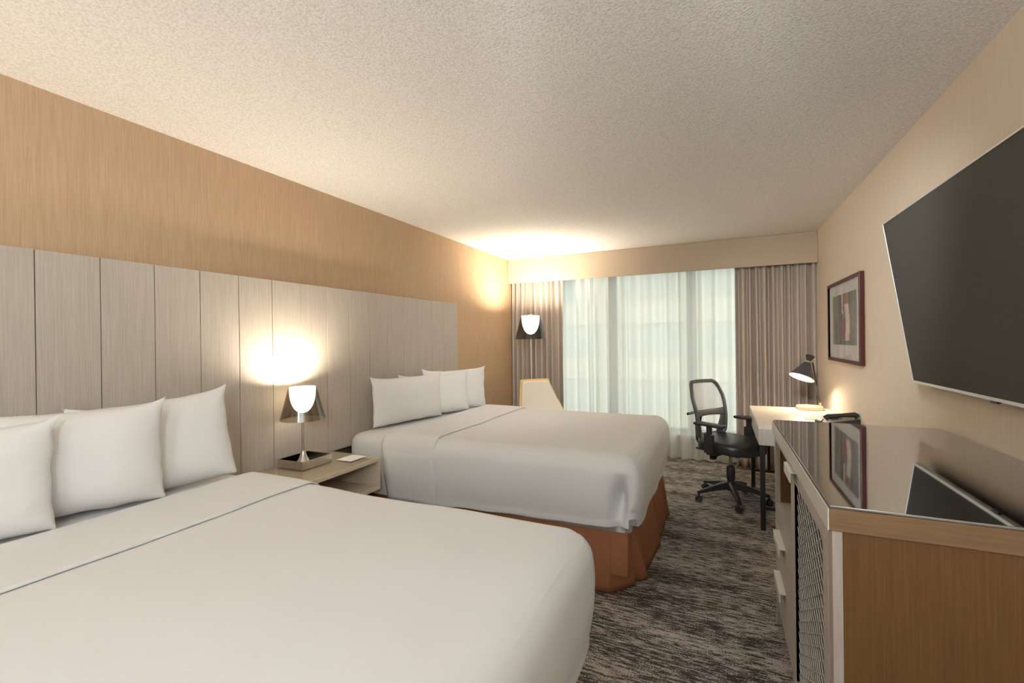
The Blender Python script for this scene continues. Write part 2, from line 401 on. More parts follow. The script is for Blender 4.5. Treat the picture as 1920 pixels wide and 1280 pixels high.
# ------------------------------------------------------------------ beds
def wr(p, s, a): return noise.noise(Vector(p)*s)*a
def make_bed(y0, y1, label, tuck):
    yc = (y0+y1)/2
    bed = thing('bed', label, 'bed', (-1.4, yc, 0), group='white made-up beds along the headboard')
    FX = -.395; TOP = .772
    G().box(XL+.06, -.46, y0+.06, y1-.06, .10, .40, .02).build('box_spring', 'skirt', bed, world=True)
    for lx in (-2.3, -.6):
        for ly in (y0+.15, y1-.15): G().cyl((lx, ly, 0), (lx, ly, .10), .025).build('leg', 'black', bed, world=True)
    def dm(p):
        t_ = max(0., min(1., (p.x+2.0)/.25)); side = (1 if p.y < yc else -1)*min(1, abs(p.y-yc)/.6)
        return p + Vector((-.12*t_*(p.x > -.6), wr(p, 2.3, .006)+side*.14*t_, wr(p, 1.7, .008)-.03*t_))
    soft_box(XL+.05, FX-.03, y0+.015, y1-.015, .36, TOP-.012, .085, 24, 20, 10, dm).build('mattress', 'white_cloth', bed, world=True, angle=80)
    # blanket
    def db(p):
        q = Vector(p)
        dside = min(abs(p.y-y0), abs(p.y-y1)); low = max(0., min(1., (TOP-p.z)/.38))
        s = -1 if p.y < yc else 1
        if dside < .05:
            q.y += s*(.018*math.sin(PI*low) + wr((p.x*1.3, 0, p.z*.6), 3.2, .012)*low)
            # cover hem: rises a little towards the foot
            q.z += low**3*(.045*max(0, (p.x+2.0)/1.6) + wr((p.x, s, 0), 4., .010))
        if abs(p.x-FX) < .05:
            q.x += .02*math.sin(PI*low) + wr((0, p.y*1.3, p.z*.6), 3., .014)*low
            q.z += low**3*(.045 + wr((0, p.y, s), 4., .012))
        if p.z > TOP-.03:
            q.z += wr((p.x, p.y, 0), 1.8, .010) + wr((p.x, p.y, 1), 5., .0025)
        # tucked corner: a soft vertical crease on the side just behind the foot corner
        for yy in (y0, y1):
            if abs(p.y-yy) < .06 and p.z < TOP-.08:
                ex = FX-.085-.10*(TOP-p.z-.1)*.6; w = .026
                k = math.exp(-(p.x-ex)**2/(2*w*w))*min(1, (TOP-.08-p.z)/.14)*(1-abs(p.y-yy)/.06)*(.35+.65*min(1, max(0, (p.z-.38)/.12)))
                q.y += (1 if yy == y0 else -1)*tuck*k
        return q
    soft_box(-2.02, FX, y0, y1, .35, TOP, .095, 120, 90, 40, db).build('blanket', 'white_cloth', bed, world=True, angle=85)
    # turned-down sheet band: a U-shaped strip over mattress and blanket
    prof = []
    r = .10; zb = .35
    yA, yB, zt = y0-.006, y1+.006, TOP+.0085
    n = 14
    for k in range(n): prof.append((yA, zb+(zt-r-zb)*k/n))
    for k in range(13): a = PI-PI/2*k/12; prof.append((yA+r+r*math.cos(a), zt-r+r*math.sin(a)))
    for k in range(1, 40): prof.append((yA+r+(yB-yA-2*r)*k/40, zt))
    for k in range(13): a = PI/2-PI/2*k/12; prof.append((yB-r+r*math.cos(a), zt-r+r*math.sin(a)))
    for k in range(1, n+1): prof.append((yB, zt-r-(zt-r-zb)*k/n))
    L = len(prof)-1
    def fb(u, v):
        y, z = prof[int(round(v*L))]
        x = -2.10 + .435*u
        low = max(0, min(1, (zt-z)/.4))
        x += low*(.02 if u > .5 else .05) + wr((0, y, z), 2.5, .006)*(u > .9)
        s = -1 if y < yc else 1
        if low > .25: y += s*(.014*math.sin(PI*low) + wr((x*1.3, 0, z*.6), 3.2, .010)*low)
        # front edge rolls under, back edge melts into the mattress
        dn = (.003*max(0, (u-.93)/.07)**2) + .014*max(0, (.12-u)/.12)
        z2 = z + wr((x, y, 0), 1.8, .010) + wr((x, y, 1), 5., .0025) if low < .1 else z + wr((x, s, 0), 4., .008)*low**3
        if low < .25: z2 -= dn
        else: y -= s*dn
        return Vector((x, y, z2))
    G().grid(fb, 26, L).build('turned_sheet', 'white_cloth', bed, world=True, angle=80, solid=.005)
    # skirt : explicit path (bottom x,y -> top x,y), pleats at corner and middle
    pts = []   # (bottom, top)
    ny, fy = y0+.062, y1-.062; fx = -.445
    for k in range(17):
        x = XL+.08 + (-1.53-XL-.08)*k/16
        pts.append(((x, ny+wr((x, 0, 0), 4, .008)), (x, ny)))
    pts += [((-1.525, ny+.002), (-1.525, ny)), ((-1.55, ny+.05), (-1.54, ny+.03)), ((-1.44, ny+.05), (-1.50, ny+.03)), ((-1.455, ny-.012), (-1.51, ny-.002))]
    for k in range(11):
        x = -1.42+.84*k/10
        pts.append(((x, ny-.004+wr((x, 0, 0), 5, .008)), (x, ny)))
    pts += [((-.568, ny-.004), (-.545, ny)), ((-.505, ny+.06), (-.51, ny+.006)), ((-.450, ny+.135), (-.470, ny+.010)),
            ((-.458, ny+.142), (-.472, ny+.012)), ((-.530, ny+.13), (-.50, ny+.03)), ((-.535, ny+.16), (-.49, ny+.03)),
            ((-.430, ny+.19), (fx-.012, ny+.014)), ((-.392, ny+.235), (fx, ny+.024)), ((-.400, ny+.245), (fx-.004, ny+.028)), ((-.480, ny+.24), (-.48, ny+.05)), ((-.475, ny+.275), (-.475, ny+.06)), ((-.428, ny+.29), (fx, ny+.05))]
    for k in range(8):
        y = ny+.32+(.37)*k/7
        pts.append(((-.418+.036*k/7+wr((0, y, 2), 5, .010), y), (fx, y-.20*(1-k/7))))
    ym = ny+.72
    pts += [((-.378, ym), (fx, ym)), ((-.382, ym+.008), (fx-.004, ym+.006)), ((-.47, ym-.01), (fx-.03, ym)), ((-.47, ym+.10), (fx-.03, ym+.04)), ((-.395, ym+.09), (fx, ym+.045))]
    for k in range(10):
        y = ym+.09+(fy-.20-ym-.09)*k/9
        pts.append(((-.39+wr((0, y, 2), 5, .010), y), (fx, y)))
    pts += [((-.375, fy-.13), (fx, fy-.1)), ((-.44, fy-.12), (fx-.01, fy-.06)), ((-.41, fy-.06), (fx-.004, fy-.03)), ((-.45, fy+.0), (fx-.006, fy-.005)), ((-.55, fy+.01), (-.55, fy))]
    for k in range(12):
        x = -.6+(XL+.08+.6)*k/11
        pts.append(((x, fy+wr((x, 3, 0), 4, .008)), (x, fy)))
    L2 = len(pts)-1
    def fs(u, v):
        (bx, by), (tx, ty) = pts[int(round(u*L2))]
        return Vector((bx+(tx-bx)*v, by+(ty-by)*v, .006+.41*v))
    sk = G().grid(fs, L2, 10).build('bed_skirt', 'skirt', bed, world=True, angle=28, solid=.004)
    return bed
make_bed(-.085, 1.525, 'white made bed filling the front of the photo, nearest the dresser', .05)
make_bed(2.415, 3.955, 'white made bed nearer the window with terracotta skirt showing all round', .10)

# ------------------------------------------------------------------ pillows
def make_pillow(name, W, H, T, seed):
    """standing pillow: width along local y, height along z, thickness along x; base centre at origin"""
    g = G(); nu, nv = 44, 34
    def outline(u, v):
        au, av = abs(u), abs(v)
        y = .5*W*u*(1-.035*(1-v*v)) 
        z = .5*H*v*(1-(.055 if v > 0 else .02)*(1-u**2)) 
        # pointed ears
        e = (au**9)*(av**9)
        y += math.copysign((.012 if v > 0 else .002)*e, u); z += math.copysign((.020 if v > 0 else .0)*e, v)
        return y, z
    def side(sg):
        def f(a, b):
            u, v = 2*a-1, 2*b-1
            u = math.sin(u*PI/2)*.35 + u*.65; v = math.sin(v*PI/2)*.35 + v*.65
            y, z = outline(u, v)
            t = max(0, (1-abs(u)**3.2))**.62*max(0, (1-abs(v)**3.0))**.62
            wb = 1.0 + .16*max(0, -v)
            x = sg*.5*T*t*wb
            edge = max(0, 1-abs(abs(u)-.9)/.16)
            x += sg*t*(noise.noise(Vector((y*3.0, z*3.0, seed)))*.022 + noise.noise(Vector((y*9, z*6, seed+9)))*.006)
            x += sg*edge*.006*math.sin(z*70+seed*3)*t
            jy = noise.noise(Vector((z*16, seed, 1 if u > 0 else 2)))*.006*abs(u)**8
            jz = noise.noise(Vector((y*14, seed, 4 if v > 0 else 5)))*.005*abs(v)**8
            return Vector((x, y+jy, z+.5*H+jz))
        return f
    g.grid(side(1), nu, nv); g.grid(side(-1), nu, nv)
    return g

def pillow(x, y, z, W, H, T, lean, rz, label, group, seed, roll=0.):
    o = make_pillow('pillow', W, H, T, seed).build('pillow', 'pillow', angle=80)
    o.matrix_basis = (Matrix.Translation((x, y, z)) @ Matrix.Rotation(rz, 4, 'Z') @ Matrix.Rotation(-lean, 4, 'Y') @ Matrix.Rotation(roll, 4, 'X'))
    tag(o, label, 'pillow', group); return o
g1, g2 = 'pillows on the front bed', 'pillows on the bed nearer the window'
R = math.radians
pillow(-2.205, 1.165, .764, .54, .405, .15, R(10), R(-24), 'white pillow standing on the front bed, closest to the nightstand lamp', g1, 1.3, R(6))
pillow(-2.195, .835, .772, .56, .392, .16, R(3), R(-22), 'white pillow standing on the front bed between its two neighbours', g1, 2.7)
pillow(-2.185, .495, .772, .56, .372, .16, R(3), R(-22), 'white pillow on the front bed cut by the left edge of the photo', g1, 4.1)
pillow(-2.240, 2.925, .772, .71, .360, .15, R(3), R(-11), 'wide white pillow on the bed nearer the window, in front and closest to the nightstand', g2, 3.3)
pillow(-2.231, 3.285, .772, .70, .345, .12, R(3), R(-22), 'white pillow on the bed nearer the window, second of three staggered pillows', g2, 8.2)
pillow(-2.200, 3.560, .772, .68, .372, .11, R(3), R(-24), 'white pillow on the bed nearer the window, farthest back towards the corner', g2, 5.5)

# ------------------------------------------------------------------ nightstands
def nightstand(y0, y1, label):
    t = thing('nightstand', label, 'nightstand', (-2.2, (y0+y1)/2, .455))
    x0, x1 = XL+.0455, -2.0
    G().box(x0, x1, y0, y1, .635, .659, .002).build('top', 'night', t, world=True)
    G().box(x0, x1, y0, y1, .455, .477, .002).build('bottom_panel', 'night', t, world=True)
    G().box(x0, x1, y0, y0+.02, .477, .635, .002).build('side_panel', 'night', t, world=True)
    G().box(x0, x1, y1-.02, y1, .477, .635, .002).build('side_panel', 'night', t, world=True)
    G().box(x0, x0+.012, y0+.02, y1-.02, .477, .635).build('back_panel', 'dark_wood', t, world=True)
    G().box(x0+.003, x1-.003, y0+.003, y1-.003, .6595, .665, .001).build('glass_top', 'clear_top', t, world=True)
    return t
nightstand(1.66, 2.295, 'wall-hung open nightstand with glass top between the two beds')

def table_lamp(loc, label, shade, sc=1., stem_h=.27, floor=False, power=14, group='smoked shade lamps'):
    nm = 'floor_lamp' if floor else 'table_lamp'
    t = thing(nm, label, 'lamp', loc)
    sh = .195*sc   # shade height
    z0 = stem_h
    if floor:
        G().lathe([(0, 0), (.14, 0), (.14, .012), (.03, .022), (.012, .04), (0, .04)], n=40).build('base', 'chrome', t)
        G().cyl((0, 0, .03), (0, 0, z0+.07*sc), .011).build('pole', 'chrome', t)
    else:
        G().lathe([(0, 0), (.052, 0), (.052, .006), (.040, .014), (.022, .045), (.013, .075), (.009, .082), (0, .082)], n=40).build('base', 'chrome', t)
        G().cyl((0, 0, .08), (0, 0, z0+.06), .0085).build('stem', 'chrome', t)
    rb, rt = .128*sc, .078*sc
    # outer smoked cone, open both ends
    g = G(); g.lathe([(rb, z0), (rb*.995, z0+.002), (rt, z0+sh)], n=56, cap=False)
    g.build('lamp_shade', shade, t)
    g = G(); g.tube([(rt*math.cos(2*PI*k/48), rt*math.sin(2*PI*k/48), z0+sh) for k in range(48)], .0018, 6, closed=True)
    g.build('rim', 'chrome', t)
    # inner diffuser bowl, open top
    pr = []
    for k in range(15):
        a = k/14; pr.append((rt*.94*math.sin(a*PI/2)**.80+.001, z0+sh*(.20+.78*a**1.75)))
    g = G(); g.lathe(pr, n=40, cap=False); g.build('diffuser', 'glow', t)
    l = bpy.data.lights.new('bulb', 'POINT'); l.energy = power; l.color = (1., .85, .66); l.shadow_soft_size = .035*sc
    lo = bpy.data.objects.new('bulb', l); COL.objects.link(lo); lo.parent = t; lo.location = (0, 0, z0+sh*.78)
    return t
LX, LY = -2.297, 1.962
tr = thing('tray', 'square brushed metal tray under the lamp on the nightstand', 'tray', (LX, LY, .6655))
g = G(); w = .112
tr.matrix_basis = Matrix.Translation((LX, LY+.01, .6655)) @ Matrix.Rotation(R(2), 4, 'Z')
G().box(-.10, .10, -w, w, 0, .005, .001).build('bottom', 'chrome', tr)
g = G()
g.box(-.10, -.096, -w, w, .005, .048, .001); g.box(.096, .10, -w, w, .005, .048, .001)
g.box(-.096, .096, -w, -w+.004, .005, .048, .001); g.box(-.096, .096, w-.004, w, .005, .048, .001)
g.build('rim', 'chrome', tr)
lamp1 = table_lamp((LX, LY-.005, .6715), 'lit table lamp with smoked cone shade on the nightstand', 'smoke', power=34)
g = G(); g.tube([(.03*math.cos(a)+.055*0-.02, -.066+.022*math.sin(a), .008+.016*math.sin(a*.5)) for a in [k*2*PI/22 for k in range(20)]], .003, 8)
g.build('power_cord', 'white', lamp1)
# paper card under / on the glass
cd = G().box(-2.20, -2.08, 2.12, 2.26, .6652, .6660).build('card', 'paper', smooth=False); rebase(cd); tag(cd, 'flat white card lying on the nightstand glass', 'card')

# nightstand and lamp on the near side of the front bed (left of the frame)
nightstand(-.80, -.17, 'wall-hung nightstand on the near side of the front bed')
table_lamp((LX, -.48, .6655), 'lit table lamp on the near side of the front bed', 'smoke', power=34)
# uplighter added as soft fill, out of view behind the camera
ul = thing('fill_uplighter', 'white uplighter floor lamp added out of view near the room entrance as soft fill', 'lamp', (.45, -1.0, 0))
G().lathe([(0, 0), (.15, 0), (.15, .015), (.02, .03), (0, .03)], n=36).build('base', 'white', ul)
G().cyl((0, 0, .03), (0, 0, 1.72), .012).build('pole', 'white', ul)
G().lathe([(.02, 1.70), (.10, 1.74), (.17, 1.82)], n=40, cap=False).build('lamp_shade', 'white', ul)  # part of the added fill uplighter
G().lathe([(0, 1.745), (.05, 1.745), (.055, 1.78), (.03, 1.80), (0, 1.805)], n=24).build('light_bulb', 'glow_fill', ul)  # bulb of the added fill uplighter
l = bpy.data.lights.new('fill_uplighter_bulb', 'POINT'); l.energy = 105; l.color = (.86, .94, 1.); l.shadow_soft_size = .08
lo = bpy.data.objects.new('fill_uplighter_bulb', l); COL.objects.link(lo); lo.parent = ul; lo.location = (0, 0, 1.86)
# floor lamp in the corner
table_lamp((-1.99, 4.86, 0), 'lit floor lamp with dark conical shade in the window corner', 'smoke_dark', sc=1.42, stem_h=1.415, floor=True, power=75)

# ------------------------------------------------------------------ curtains, valance
vy = 5.285
va = thing('valance', 'beige fabric valance box across the whole window under the ceiling', 'valance', (-.8, vy, 2.13))
G().box(XL+.002, XR-.002, vy, vy+.02, 2.132, CE-.002, .002).build('face_board', 'valance', va, world=True)
G().box(XL+.002, XR-.002, vy+.02, vy+.16, CE-.03, CE-.002).build('top_board', 'valance', va, world=True)
G().cyl((XL+.01, 5.47, 2.36), (XR-.01, 5.47, 2.36), .012).build('curtain_rail', 'white', va, world=True)

def curtain(x0, x1, yc, amp, nf, seed, z0, z1, mat, name, label, solid=.003, nu=None):
    rnd = random.Random(seed)
    # irregular folds: knots with random spacing and depth
    ks = [0.]
    for i in range(nf*2): ks.append(ks[-1]+rnd.uniform(.6, 1.4))
    ks = [k/ks[-1] for k in ks]
    dp = [(1 if i % 2 else -1)*rnd.uniform(.45, 1.) for i in range(len(ks))]
    sw = [rnd.uniform(-.012, .012) for _ in ks]
    def prof(u):
        for i in range(len(ks)-1):
            if u <= ks[i+1] or i == len(ks)-2:
                t = (u-ks[i])/(ks[i+1]-ks[i]); t = .5-.5*math.cos(PI*min(1, max(0, t)))
                return dp[i]*(1-t)+dp[i+1]*t, sw[i]*(1-t)+sw[i+1]*t
    nu = nu or nf*14
    def f(u, v):
        d, s = prof(u)
        z = z0+(z1-z0)*v
        x = x0+(x1-x0)*u + s*(1-v)
        a = amp*(.70+.30*(1-v)) + amp*.25*noise.noise(Vector((u*nf*1.2, v*1.5, seed)))
        # pinched heading near the top: finer pleats
        h = max(0, (v-.93)/.07)
        y = yc + d*a*(1-.35*h) + amp*.25*h*math.sin(u*nf*2*PI*2.0)
        return Vector((min(max(x, XL+.01), XR-.01), y, z))
    o = G().grid(f, nu, 26).build(name, mat, angle=80, solid=solid)
    rebase(o); tag(o, label, 'curtain'); return o
curtain(XL+.02, -1.76, 5.41, .062, 10, 3, .012, 2.34, 'drape', 'curtain', 'taupe pleated drape behind the floor lamp at the left end of the window')
curtain(.155, XR-.02, 5.41, .066, 10, 12, .012, 2.34, 'drape', 'curtain', 'taupe pleated drape behind the desk lamp at the right end of the window')
curtain(-2.2, .45, 5.565, .052, 19, 21, .012, 2.34, 'sheer', 'sheer_curtain', 'translucent white sheer curtain covering the middle of the window', solid=0, nu=520)

# ------------------------------------------------------------------ dresser
DX0, DX1, DY0, DY1, DZ = .240, .872, 1.305, 2.56, .995
dr = thing('dresser', 'tall oak dresser with black glass top under the television', 'dresser', ((DX0+DX1)/2, (DY0+DY1)/2, 0))
B = dict(parent=dr, world=True)
G().box(DX0-.006, DX1, DY0-.004, DY1+.004, .935, .988, .002).build('top', 'oak_h', **B)
G().box(DX0-.009, DX0-.0055, DY0-.004, DY1+.004, .935, .9885, .001).build('edge_strip', 'edge', **B)
G().box(DX0-.003, DX1-.004, DY0-.002, DY1-.002, .9885, DZ, .0015).build('glass_top', 'blackglass', **B)
G().box(DX0+.022, DX1, DY0+.002, DY0+.024, .0, .935, .001).build('side_panel', 'oak', **B)
G().box(DX0+.022, DX1, DY1-.022, DY1, .0, .935, .001).build('side_panel', 'oak', **B)
G().box(DX0+.001, DX0+.022, DY0+.002, DY0+.045, .0, .935, .001).build('front_stile', 'lam', **B)
G().box(DX0+.001, DX0+.022, DY1-.022, DY1, .0, .935, .001).build('front_stile', 'lam', **B)
G().box(DX1-.012, DX1-.001, DY0+.024, DY1-.022, .10, .935).build('back_panel', 'dark_wood', **B)
YD = 2.0      # divider between the grille door and the drawer side
G().box(DX0+.022, DX1-.012, YD-.01, YD+.01, .10, .935).build('divider', 'lam', **B)
G().box(DX0+.03, DX1-.012, DY0+.024, DY1-.022, .10, .12).build('bottom_panel', 'lam', **B)
G().box(DX0+.004, DX1-.012, YD+.01, DY1-.022, .578, .60, .001).build('shelf', 'lam_h', **B)
G().box(DX0+.004, DX0+.022, YD+.01, DY1-.022, .515, .576, .001).build('front_rail', 'lam_h', **B)
G().box(DX0+.004, DX0+.022, YD+.01, DY1-.022, .895, .935, .001).build('front_rail', 'lam_h', **B)
G().box(DX0+.06, DX0+.075, DY0+.024, DY1-.022, 0, .10).build('plinth', 'dark_wood', **B)
def pull(parent, yc, z, L=.20):
    g = G(); x = DX0
    g.box(x-.020, x+.003, yc-L/2, yc+L/2, z-.001, z+.004, .001, 1); g.box(x-.023, x-.019, yc-L/2, yc+L/2, z-.034, z+.004, .001, 1)
    return g.build('handle', 'handle', parent=parent, world=False)
def child_of(o, p):
    o.parent = p
    # p sits in world coordinates through its own parent inverse, so local coordinates already are world ones
    return o
for z0, z1 in ((.328, .510), (.125, .322)):
    d = G().box(DX0, DX0+.020, YD+.006, DY1-.026, z0, z1, .002).build('drawer', 'lam_h', **B)
    pull(d, 2.30, z1-.004, .22)
# grille door
dy0, dy1, dz0, dz1 = DY0+.048, YD+.002, .105, .930
fw = .062
door = G()
door.box(DX0, DX0+.020, dy0, dy0+fw, dz0, dz1, .0015); door.box(DX0, DX0+.020, dy1-fw-.03, dy1, dz0, dz1, .0015)
door.box(DX0, DX0+.020, dy0+fw, dy1-fw-.03, dz0, dz0+.05, .0015); door.box(DX0, DX0+.020, dy0+fw, dy1-fw-.03, dz1-.055, dz1, .0015)
door = door.build('door', 'lam_h', **B)
gy0, gy1, gz0, gz1 = dy0+fw, dy1-fw-.03, dz0+.05, dz1-.055
G().box(DX0+.020, DX0+.023, gy0-.01, gy1+.01, gz0-.01, gz1+.01).build('door_backing', 'black', door, smooth=False)
# decorative grille: interlocking wavy lattice of real strips
g = G()
cw, ch = .066, .0185
nrow = int((gz1-gz0)/ch); ch = (gz1-gz0)/nrow
for k in range(nrow+1):
    pts = []; n = 66
    for q_ in range(n+1):
        y = gy0+(gy1-gy0)*q_/n
        z = gz0+k*ch + ch*.5*math.cos(2*PI*(y-gy0)/cw + PI*(k % 2))
        pts.append((DX0+.010, y, min(max(z, gz0), gz1)))
    g.tube(pts, .0021, 5)
g.build('grille', 'grille', door)
pull(door, 1.915, dz1-.006, .155)

# ------------------------------------------------------------------ desk
KY0, KY1, KX0 = 3.725, 4.815, .250
dk = thing('desk', 'pale laminate writing desk on black metal legs beside the window', 'desk', (.56, 4.27, 0))
B = dict(parent=dk, world=True)
G().box(KX0, XR-.004, KY0, KY1, .735, .76, .0015).build('desktop', 'desk', **B)
g = G(); g.box(KX0+.001, KX0+.022, KY0+.001, KY1-.001, .62, .7345, .001); g.box(KX0+.022, XR-.006, KY0+.001, KY0+.022, .62, .7345, .001); g.box(KX0+.022, XR-.006, KY1-.022, KY1-.001, .62, .7345, .001)
g.build('apron', 'lam_h', **B)
for x in (KX0+.008, XR-.045):
    for y in (KY0+.003, KY1-.038):
        G().box(x, x+.033, y, y+.033, 0, .619, .002).build('leg', 'blackmetal', **B)
for y in (KY0+.010, KY1-.030):
    G().box(KX0+.041, XR-.045, y, y+.02, .15, .17, .001).build('stretcher', 'blackmetal', **B)
G().box(KX0+.14, KX0+.165, KY1-.034, KY1-.012, .17, .619, .001).build('upright', 'blackmetal', **B)

# desk lamp
lx, ly = .715, 4.72
dl = thing('desk_lamp', 'lit black desk lamp with tilted cone head on the desk', 'lamp', (lx, ly, .7602))
G().lathe([(0, 0), (.100, 0), (.103, .006), (.103, .026), (.098, .032), (0, .032)], n=44).build('base', 'marble', dl)
st0 = Vector((.085, .02, .03)); st1 = Vector((.030, .01, .412))
g = G(); g.cyl(st0, st1, .0052); g.build('stem', 'blackmetal', dl)
G().cyl(st0+Vector((0, 0, 0)), st0+Vector((-.003, 0, .03)), .009).build('stem_collar', 'brass', dl)
ax = Vector((-.36, -.27, -.89)).normalized()      # from neck towards the mouth of the cone
neck = Vector((-.005, 0, .425))
q = ax.to_track_quat('Z', 'Y').to_matrix().to_4x4()
def oriented(prof, c, n=40, cap=False):
    g = G(); g.lathe(prof, c, n, mtx=q.to_3x3(), cap=cap); return g
oriented([(.018, .012), (.026, .018), (.100, .160), (.098, .161), (.024, .022)], neck).build('lamp_shade', 'grey_plastic', dl)
oriented([(.022, .030), (.097, .159)], neck).build('reflector', 'white', dl)
oriented([(.0, .0), (.020, .0), (.020, .014), (0, .014)], neck).build('neck_ring', 'brass', dl)
oriented([(.0, -.052), (.036, -.052), (.036, -.048), (.014, .0), (0, .0)], neck).build('top_flare', 'black', dl)
g = G(); g.tube([neck+Vector((.012, 0, .0)), neck+Vector((.03, 0, .0)), st1+Vector((.0, 0, .0))], .005, 8); g.build('joint', 'brass', dl)
oriented([(.0, .055), (.022, .062), (.030, .08), (.024, .096), (0, .102)], neck, 20).build('light_bulb', 'glow_desk', dl)
l = bpy.data.lights.new('desk_bulb', 'POINT'); l.energy = 8; l.color = (1., .80, .56); l.shadow_soft_size = .03
lo = bpy.data.objects.new('desk_bulb', l); COL.objects.link(lo); lo.parent = dl
lo.location = neck+ax*.135

# telephone and notepad
ph = thing('telephone', 'black desk telephone on the desk by the wall behind the dresser', 'telephone', (.765, 3.93, .7602), R(12))
g = G()
def wedge(x0, x1, y0, y1, za, zb):
    t = bmesh.new(); vs = [t.verts.new(p) for p in ((x0,y0,0),(x1,y0,0),(x1,y1,0),(x0,y1,0),(x0,y0,za),(x1,y0,za),(x1,y1,zb),(x0,y1,zb))]
    for f in ((3,2,1,0),(4,5,6,7),(0,1,5,4),(1,2,6,5),(2,3,7,6),(3,0,4,7)): t.faces.new([vs[i] for i in f])
    bmesh.ops.bevel(t, geom=t.edges[:], offset=.004, segments=2, affect='EDGES'); return t
g.merge(wedge(-.095, .095, -.11, .11, .03, .062), Matrix.Rotation(-PI/2, 4, 'Z')); g.build('body', 'black', ph)
g = G(); g.tube([(-.10, -.055, .058), (-.085, -.055, .072), (0, -.055, .082), (.085, -.055, .088), (.10, -.055, .074)], [.022, .018, .013, .018, .022], 14); g.build('handset', 'black', ph)
for i in range(4):
    for j in range(3):
        G().box(-.035+.026*i, -.018+.026*i, .005+.024*j, .020+.024*j, .0465, .0535, .002).build('key_button', 'grey_plastic', ph)
g = G(); g.tube([(-.11, -.05, .05), (-.125, -.03, .02), (-.12, .03, .008), (-.10, .07, .012)], .004, 8); g.build('cord', 'black', ph)
npd = G().box(.60, .70, 4.12, 4.27, .7602, .7645, .001).build('notepad', 'paper'); rebase(npd); tag(npd, 'small pale notepad lying on the desk beside the telephone', 'notepad')

# ------------------------------------------------------------------ television
# screen plane: leans forward at the top
tv = thing('television', 'large flat television with silver edge tilted on the wall above the dresser', 'television', (XR-.07, 2.0, 1.16))
bot = Vector((.822, 0, 1.181)); top = Vector((.713, 0, 1.934))
upv = (top-bot).normalized(); H_ = (top-bot).length
nrm = Vector((-upv.z, 0, upv.x))            # facing the room
Wd = 1.345; y1 = 2.70; y0 = y1-Wd
def tvm(): # local: x = width(y world), y = depth away from viewer, z = height
    m = Matrix.Identity(4)
    m.col[0] = (0, 1, 0, 0); m.col[1] = (*(-nrm), 0); m.col[2] = (*upv, 0); m.col[3] = (bot.x, y0, bot.z, 1)
    return m
TM = tvm()
tvb = dict(parent=tv, world=True)
G().box(.008, Wd-.008, -.001, .004, .010, H_-.006, mtx=TM).build('screen', 'screen', smooth=False, **tvb)
g = G(); fwb = .009
g.box(0, Wd, -.003, .022, 0, .012, .001, mtx=TM); g.box(0, Wd, -.003, .022, H_-.006, H_, .001, mtx=TM)
g.box(0, .007, -.003, .022, .012, H_-.006, .001, mtx=TM); g.box(Wd-.007, Wd, -.003, .022, .012, H_-.006, .001, mtx=TM)
g.build('bezel', 'silver', **tvb)
g = G(); g.box(.01, Wd-.01, .005, .024, .01, H_-.01, .003, mtx=TM); g.box(.14, Wd-.14, .024, .040, .03, .40, .012, mtx=TM)
g.build('back_cover', 'black', **tvb)
g = G(); g.box(.50, .54, .030, .045, .22, .55, mtx=TM); g.box(.80, .84, .030, .045, .22, .55, mtx=TM)
g.box(XR-.02, XR-.001, 1.80, 2.26, 1.40, 1.62)
for yy in (1.88, 2.18): g.cyl((XR-.01, yy, 1.58), (.80, yy, 1.60), .012); g.cyl((XR-.01, yy, 1.43), (.842, yy, 1.43), .010)
g.build('wall_bracket', 'blackmetal', **tvb)
G().box(Wd*.5-.02, Wd*.5+.02, .000, .012, -.010, -.0005, .002, mtx=TM).build('sensor', 'black', **tvb)

# ------------------------------------------------------------------ framed picture on the right wall
py0, py1, pz0, pz1 = 3.73, 4.72, 1.20, 1.838
pf = thing('framed_picture', 'abstract grey and pink print in cherry frame on the right wall above the desk', 'picture', (XR-.02, 4.22, pz0))
B = dict(parent=pf, world=True)
x0, x1 = XR-.030, XR-.001; fw = .026
g = G(); g.box(x0, x1, py0, py0+fw, pz0, pz1, .003); g.box(x0, x1, py1-fw, py1, pz0, pz1, .003)
g.box(x0, x1, py0+fw, py1-fw, pz0, pz0+fw, .003); g.box(x0, x1, py0+fw, py1-fw, pz1-fw, pz1, .003)
g.build('frame', 'frame', **B)
G().box(XR-.016, XR-.010, py0+fw, py1-fw, pz0+fw, pz1-fw).build('mat_board', 'mat_board', smooth=False, **B)
ay0, ay1, az0, az1 = py0+.125, py1-.150, pz0+.135, pz1-.110
g = G(); nA, nB = 48, 40
g.grid(lambda u, v: Vector((XR-.0175, ay1+(ay0-ay1)*u, az0+(az1-az0)*v)), nA, nB)
art = g.build('print', 'print', smooth=False, **B)
ca = art.data.color_attributes.new('Col', 'FLOAT_COLOR', 'POINT')
def artcol(u, v):
    c = (.17, .18, .175)
    s = noise.noise(Vector((u*9, v*1.3, 3)))
    c = tuple(k*(1+.7*s) for k in c)
    if .30 < u < .40: c = (.06, .065, .065)
    if .40 < u < .48 and v > .62: c = (.50, .46, .44)
    if .46 < u < .72 and .80 > v > .66 or (.46 < u < .70 and v > .8): c = (.26, .15, .12)
    cen = .60+.06*math.sin(v*4)
    if abs(u-cen) < .085 and .10 < v < .78: c = (.62, .52, .50)
    if .36 < u < .54 and .12 < v < .48: c = (.25, .12, .115)
    if u > .84: c = tuple(k*1.35 for k in c)
    if .12 < u < .22 and v > .5: c = (.24, .25, .25)
    return c
for i, v in enumerate(art.data.vertices):
    u_ = (ay1-v.co.y)/(ay1-ay0); v_ = (v.co.z-az0)/(az1-az0)
    ca.data[i].color = (*artcol(u_, v_), 1)
